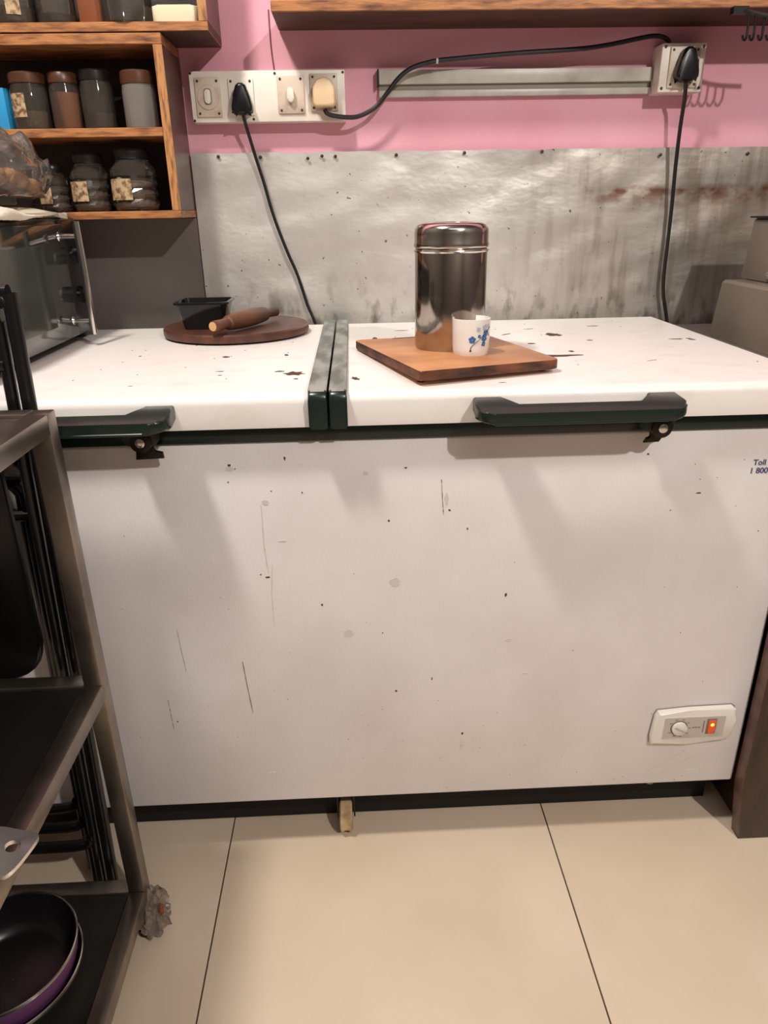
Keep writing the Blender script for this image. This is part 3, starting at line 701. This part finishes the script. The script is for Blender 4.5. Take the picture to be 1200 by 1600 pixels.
obj('rocker_rim', prism(rrect(-.285,-.269,1.291,1.320,.006), .6595, .6603, axis='y'), trunk_d, p1)
obj('rocker', prism(rrect(-.1185,-.1055,1.293,1.320,.006), .652, .6636, axis='y', bev=.003), board_m, p3)
for x, z in ((-.309,1.347),(-.309,1.264),(-.142,1.3455),(-.0065,1.346),(-.19,1.2655)): obj('screw', lathe([(.0026,.668),(.0022,.6668)], 10, (x,0,z), axis='y'), screw_m, sb)

def plug(cx, cz, y, name, par, m_=black_plastic, s=1.0):
    pr = [(-.010,.026),(-.004,.030),(.004,.030),(.010,.026),(.016,.008),(.021,-.010),(.021,-.018),(.012,-.022),(.008,-.026),(-.008,-.026),(-.012,-.022),(-.021,-.018),(-.021,-.010),(-.016,.008)]
    return obj(name, prism([(cx+a*s, cz+b_*s) for a, b_ in pr], y-.024, y, axis='y', bev=.006, seg=3), m_, par)
c1 = thing('power_cord', 'black plug and cord hanging from the long switchboard down behind the freezer', 'power cord', (-.2,.67,1.29))
plug(-.209,1.297,.6630,'plug',c1)
obj('cable', tube([(-.209,.653,1.278),(-.208,.655,1.268),(-.205,.662,1.250),(-.192,.678,1.192),(-.180,.684,1.145),(-.168,.684,1.093),(-.155,.684,1.050),(-.138,.684,1.002),(-.125,.686,.97),(-.114,.686,.934),(-.103,.684,.895),(-.088,.676,.857),(-.075,.670,.80),(-.07,.670,.70)], .0034, 10, rads=None), black_cord, c1)
c2 = thing('power_cord', 'black plug and cord hanging from the single outlet at right', 'power cord', (.68,.65,1.34))
plug(.679,1.345,.6500,'plug',c2, s=1.08)
obj('cable', tube([(.680,.636,1.325),(.681,.638,1.312),(.6865,.648,1.29),(.690,.660,1.24),(.6955,.672,1.17),(.701,.678,1.091),(.703,.680,1.02),(.704,.680,.944),(.709,.680,.90),(.722,.678,.852),(.73,.672,.80),(.73,.67,.70)], .0040, 10), black_cord, c2)

ob = thing('outlet_box', 'deep square single outlet box at the right end of the trunking', 'outlet', (.675,.68,1.34))
obj('back_box', B(.6315,.7215,.655,YW-.0005,1.302,1.3875, bev=.002), board_m, ob)
pp = obj('cover_plate', B(.6480,.7090,.6505,.6555,1.309,1.381, bev=.0015), plate_m, ob)
for x in (.654,.703):
    for z in (1.315,1.375): obj('screw', lathe([(.0026,.6507),(.0022,.6495)], 10, (x,0,z), axis='y'), screw_m, pp)
for x in (.6385,.7155):
    for z in (1.309,1.381): obj('screw', lathe([(.0030,.655),(.0026,.6538)], 10, (x,0,z), axis='y'), screw_m, ob)

tr = thing('cable_trunking', 'pale grey channel trunking fixed along the pink wall between the outlets', 'trunking', (.35,.695,1.31))
obj('upper_channel', B(.0665,.629,.689,YW-.0005,1.327,1.3525, bev=.0015), trunk_m, tr)
obj('groove', B(.0670,.6285,.697,YW-.0005,1.3165,1.327), trunk_d, tr)
obj('lower_lip', B(.0665,.631,.692,YW-.0005,1.3045,1.3165, bev=.0015), trunk_m, tr)
obj('end_cap', B(.0635,.0663,.686,YW-.0005,1.324,1.3540), rubber, tr)
c3 = thing('extension_cord', 'black cord with a cream plug looping from the switchboard to the right outlet box', 'power cord', (.3,.66,1.35))
obj('plug', prism([(-.063,1.283),(-.027,1.283),(-.022,1.290),(-.023,1.318),(-.031,1.331),(-.045,1.336),(-.059,1.331),(-.067,1.318),(-.068,1.290)][::-1], .640, .6632, axis='y', bev=.006, seg=3), cream_m, c3)
cb3 = obj('cable', tube([(-.045,.655,1.280),(-.040,.654,1.272),(-.025,.655,1.268),(.000,.658,1.2655),(.022,.660,1.267),(.045,.662,1.276),(.062,.663,1.287),(.080,.662,1.306),(.101,.662,1.330),(.120,.662,1.345),(.140,.662,1.354),(.170,.662,1.361),(.203,.663,1.365),(.331,.663,1.374),(.459,.663,1.380),(.52,.662,1.386),(.586,.661,1.397),(.610,.662,1.4005),(.630,.664,1.400),(.645,.668,1.395),(.652,.675,1.388),(.654,.685,1.380)], .0043, 10), black_cord, c3)
obj('cord_clip', lathe([(.0052,-.002),(.0052,.002)], 14, (.182,.6622,1.3625), axis='x'), trunk_m, c3)

# ---------------- right side ----------------
kc = thing('kitchen_cabinet', 'dark brown wooden cabinet at the right edge beside the freezer', 'cabinet', (.95,.2,0))
obj('carcass', B(.700,1.30,.000,.655,.004,.815), wood_cab, kc)
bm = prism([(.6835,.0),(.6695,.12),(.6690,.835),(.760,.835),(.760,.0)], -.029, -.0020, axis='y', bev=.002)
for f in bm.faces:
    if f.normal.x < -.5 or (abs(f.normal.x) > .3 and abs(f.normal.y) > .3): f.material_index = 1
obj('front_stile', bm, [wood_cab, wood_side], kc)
obj('door', B(.762,1.28,-.027,-.010,.06,.81, bev=.002), wood_cab, kc)
obj('top_board', B(.690,1.32,-.02,.658,.8155,.838, bev=.002), laminate, kc)
gb = thing('metal_box', 'plain grey metal box at the right edge beside the freezer, lower of two', 'metal box', (.9,.35,.838))
bm = prism([(.742,.8385),(.752,.944),(.758,.949),(1.05,.949),(1.05,.8385)][::-1], .12, .505, axis='y', bev=.003); obj('housing', bm, grey_metal, gb)
gb2 = thing('metal_box', 'grey metal box standing on top of the lower grey box at the right edge', 'metal box', (.93,.42,.949))
bm = prism([(.797,.9505),(.806,1.060),(.81,1.064),(1.05,1.064),(1.05,.9505)][::-1], .25, .52, axis='y', bev=.003); obj('housing', bm, grey_metal, gb2)
obj('lid_seam', B(.7985,1.05,.248,.522,1.0645,1.0675), dark_void, gb2)
obj('latch', prism(rrect(.378,.416,.958,.970,.005), .789, .800, axis='x', bev=.002), chrome, gb2)

# ---------------- black folding chairs between trolley and freezer ----------------
def chair(y, zt, xr, label, seat=True):
    c = thing('folding_chair', label, 'chair', (-.62, y, 0), 'folded black chairs behind the trolley')
    xl = xr-.43
    def U(x0, x1, z, yy, bend=.032):
        pts = [(x1, yy, .010), (x1, yy, .3), (x1, yy, .6), (x1, yy, z-bend)]
        for k in range(1,5): a = PI/2*k/4; pts.append((x1-bend+bend*math.cos(a), yy, z-bend+bend*math.sin(a)))
        for k in range(0,5): a = PI/2+PI/2*k/4; pts.append((x0+bend+bend*math.cos(a), yy, z-bend+bend*math.sin(a)))
        pts += [(x0, yy, z-bend-.02), (x0, yy, .5), (x0, yy, .010)]; return [(px-(1.0-pz)*.035, py, pz) for px, py, pz in pts]
    obj('frame', tube(U(xl, xr, zt, y), .0088, 12, sm=3), black_plastic, c)
    obj('rear_frame', tube(U(xl+.02, xr-.020, zt-.035, y+.003, .028), .0078, 12, sm=3), black_plastic, c)
    obj('crossbar', tube([(xl+.02,y,.155),(xl+.2,y,.150),(xr-.08,y,.150),(xr-.052,y,.165)], .009, 10), black_plastic, c)
    obj('crossbar', tube([(xl+.02,y,zt-.085),(xr-.022,y,zt-.085)], .008, 10, sm=1), black_plastic, c)
    for x in (xl, xr): obj('rubber_foot', lathe([(.0125,.0005),(.0115,.03),(.0095,.034)], 14, (x-.035, y, 0)), rubber, c)
    return c
ch = chair(-.112, 1.012, -.398, 'tallest folded black chair, its round tube top rising above the trolley')
obj('seat', prism(rrect(-.80,-.447,.49,.86,.055), -.134, -.122, axis='y', bev=.005, seg=3), black_plastic, ch)
chair(-.072, .800, -.424, 'folded black chair in the middle between the trolley and the freezer')
chair(-.030, .785, -.450, 'folded black chair nearest the freezer front, behind the trolley')

# ---------------- steel trolley ----------------
tr_ = thing('steel_trolley', 'grey steel three-tier trolley at the left edge of the photo', 'trolley', (-.62,-.40,0))
xr, xl, yb, yn, wq = -.360, -.90, -.142, -.66, .025
for (a, b_) in ((xr-wq, yb-wq),(xl, yb-wq),(xr-wq, yn),(xl, yn)):
    o = obj('post', B(a, a+wq, b_, b_+wq, .035, .8795, bev=.0015, seg=2), steel, tr_)
for zt, nm in ((.880,'top'),(.500,'mid'),(.105,'low')):
    z0 = zt-.025
    obj('rail', B(xl+wq, xr-wq, yb-wq, yb, z0, zt, bev=.0015, seg=2), steel, tr_)
    obj('rail', B(xl+wq, xr-wq, yn, yn+wq, z0, zt, bev=.0015, seg=2), steel, tr_)
    obj('rail', B(xr-wq+.0002, xr+.0006, yn+wq, yb-wq, z0, zt, bev=.0015, seg=2), steel, tr_)
    obj('rail', B(xl, xl+wq, yn+wq, yb-wq, z0, zt, bev=.0015, seg=2), steel, tr_)
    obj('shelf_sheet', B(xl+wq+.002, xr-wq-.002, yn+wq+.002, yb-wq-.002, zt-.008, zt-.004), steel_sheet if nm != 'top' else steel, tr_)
# feet; the far right one is wrapped in cling film
for (a, b_) in ((xr-wq/2, yb-wq/2),(xl+wq/2, yb-wq/2),(xr-wq/2, yn+wq/2),(xl+wq/2, yn+wq/2)):
    obj('foot', lathe([(.012,.0005),(.015,.004),(.015,.014),(.007,.018),(.007,.036)], 16, (a, b_, 0)), rubber, tr_)
bm = bmesh.new(); bmesh.ops.create_icosphere(bm, subdivisions=4, radius=1)
for v in bm.verts:
    p = v.co.normalized(); k = 1+.45*noise.noise(p*2.6+Vector((1,5,2)))-.3*abs(noise.noise(p*6))
    v.co = Vector((p.x*.030, p.y*.026, p.z*.045))*k+Vector((-.360, -.155, .044)); v.co.z = max(v.co.z, .001)
obj('foot_wrap', bm, wrap_m, tr_, angle=20)
bm = bmesh.new(); bmesh.ops.create_icosphere(bm, subdivisions=3, radius=1)
for v in bm.verts:
    p = v.co.normalized(); k = 1+.4*noise.noise(p*3)
    v.co = Vector((p.x*.004, p.y*.006, p.z*.011))*k+Vector((-.338,-.170,.068))
obj('wrap_scrap', bm, red_wrap, tr_, angle=20)

# nested pans on the lower shelf
def pan(name, cx, cy, z0, r, h, mo, mi_, label, tilt=(0,0)):
    t = thing(name, label, 'pan', (cx,cy,z0), 'nested pans on the lower trolley shelf')
    def tf(b):
        b.transform(Matrix.Translation((cx,cy,z0)) @ Matrix.Rotation(tilt[0],4,'X') @ Matrix.Rotation(tilt[1],4,'Y')); return b
    obj('outer_wall', tf(lathe([(.001,0),(r*.72,0),(r*.80,.004),(r*.88,.015),(r*.955,h*.6),(r*.99,h-.002)], 64, caps=False)), mo, t)
    obj('inner_wall', tf(lathe([(.001,.003),(r*.70,.003),(r*.78,.007),(r*.86,.018),(r*.93,h*.6),(r*.965,h-.002)], 64, caps=False)), mi_, t)
    obj('rim', tf(lathe([(r*.963,h-.003),(r*.968,h),(r*.98,h+.0008),(r*.995,h),(r*.998,h-.003)], 64, caps=False)), pan_rim, t)
    return t
pan('frying_pan', -.507,-.306,.1015,.0995,.038, pan_rim, pan_black, 'larger steel-rimmed pan under the purple pan on the lower trolley shelf')
pan('cooking_pot', -.505,-.303,.1070,.0945,.062, pan_purple, pan_black, 'purple pot with black non-stick inside nested on the lower trolley shelf')

# steel pan with a pierced handle on the middle shelf
sp = thing('steel_saucepan', 'shiny steel pan handle with a hanging hole sticking out over the middle trolley shelf', 'pan', (-.55,-.41,.497))
SX = Matrix.Translation((-.346,-.462,.514)) @ Matrix.Rotation(math.radians(-12),4,'Z') @ Matrix.Rotation(math.radians(5),4,'Y') @ Matrix.Diagonal((1.0,1.4,1.2,1))
def handle_mesh():
    out = []
    for k in range(13): a = -PI/2+PI*k/12; out.append((.012*math.cos(a)*1.2, .019*math.sin(a)))
    out += [(-.03,.0185),(-.09,.010),(-.14,.009),(-.14,-.009),(-.09,-.010),(-.03,-.0185)]
    hole = [(-.004+.0075*math.cos(2*PI*k/len(out)-PI/2), .0050*math.sin(2*PI*k/len(out)-PI/2)) for k in range(len(out))]
    bm = bmesh.new(); n = len(out)
    def cz(y): return .009*(1-(y/.02)**2)
    R = [[bm.verts.new((x, y, cz(y)+t)) for x, y in ring] for ring, t in ((out, .002),(hole, .002),(hole, -.002),(out, -.002))]
    for a, b_ in ((0,1),(1,2),(2,3),(3,0)):
        for i in range(n): bm.faces.new((R[a][i], R[a][(i+1)%n], R[b_][(i+1)%n], R[b_][i]))
    bm.transform(SX); return bm
obj('handle', handle_mesh(), mat('bright_brushed_steel', srgb(225,222,218), .3, metal=.8), sp)
obj('bowl', lathe([(.001,.4965),(.070,.4965),(.078,.502),(.080,.560),(.082,.562),(.078,.562),(.076,.504),(.001,.500)], 48, (-.585,-.435,0), caps=False), chrome, sp)
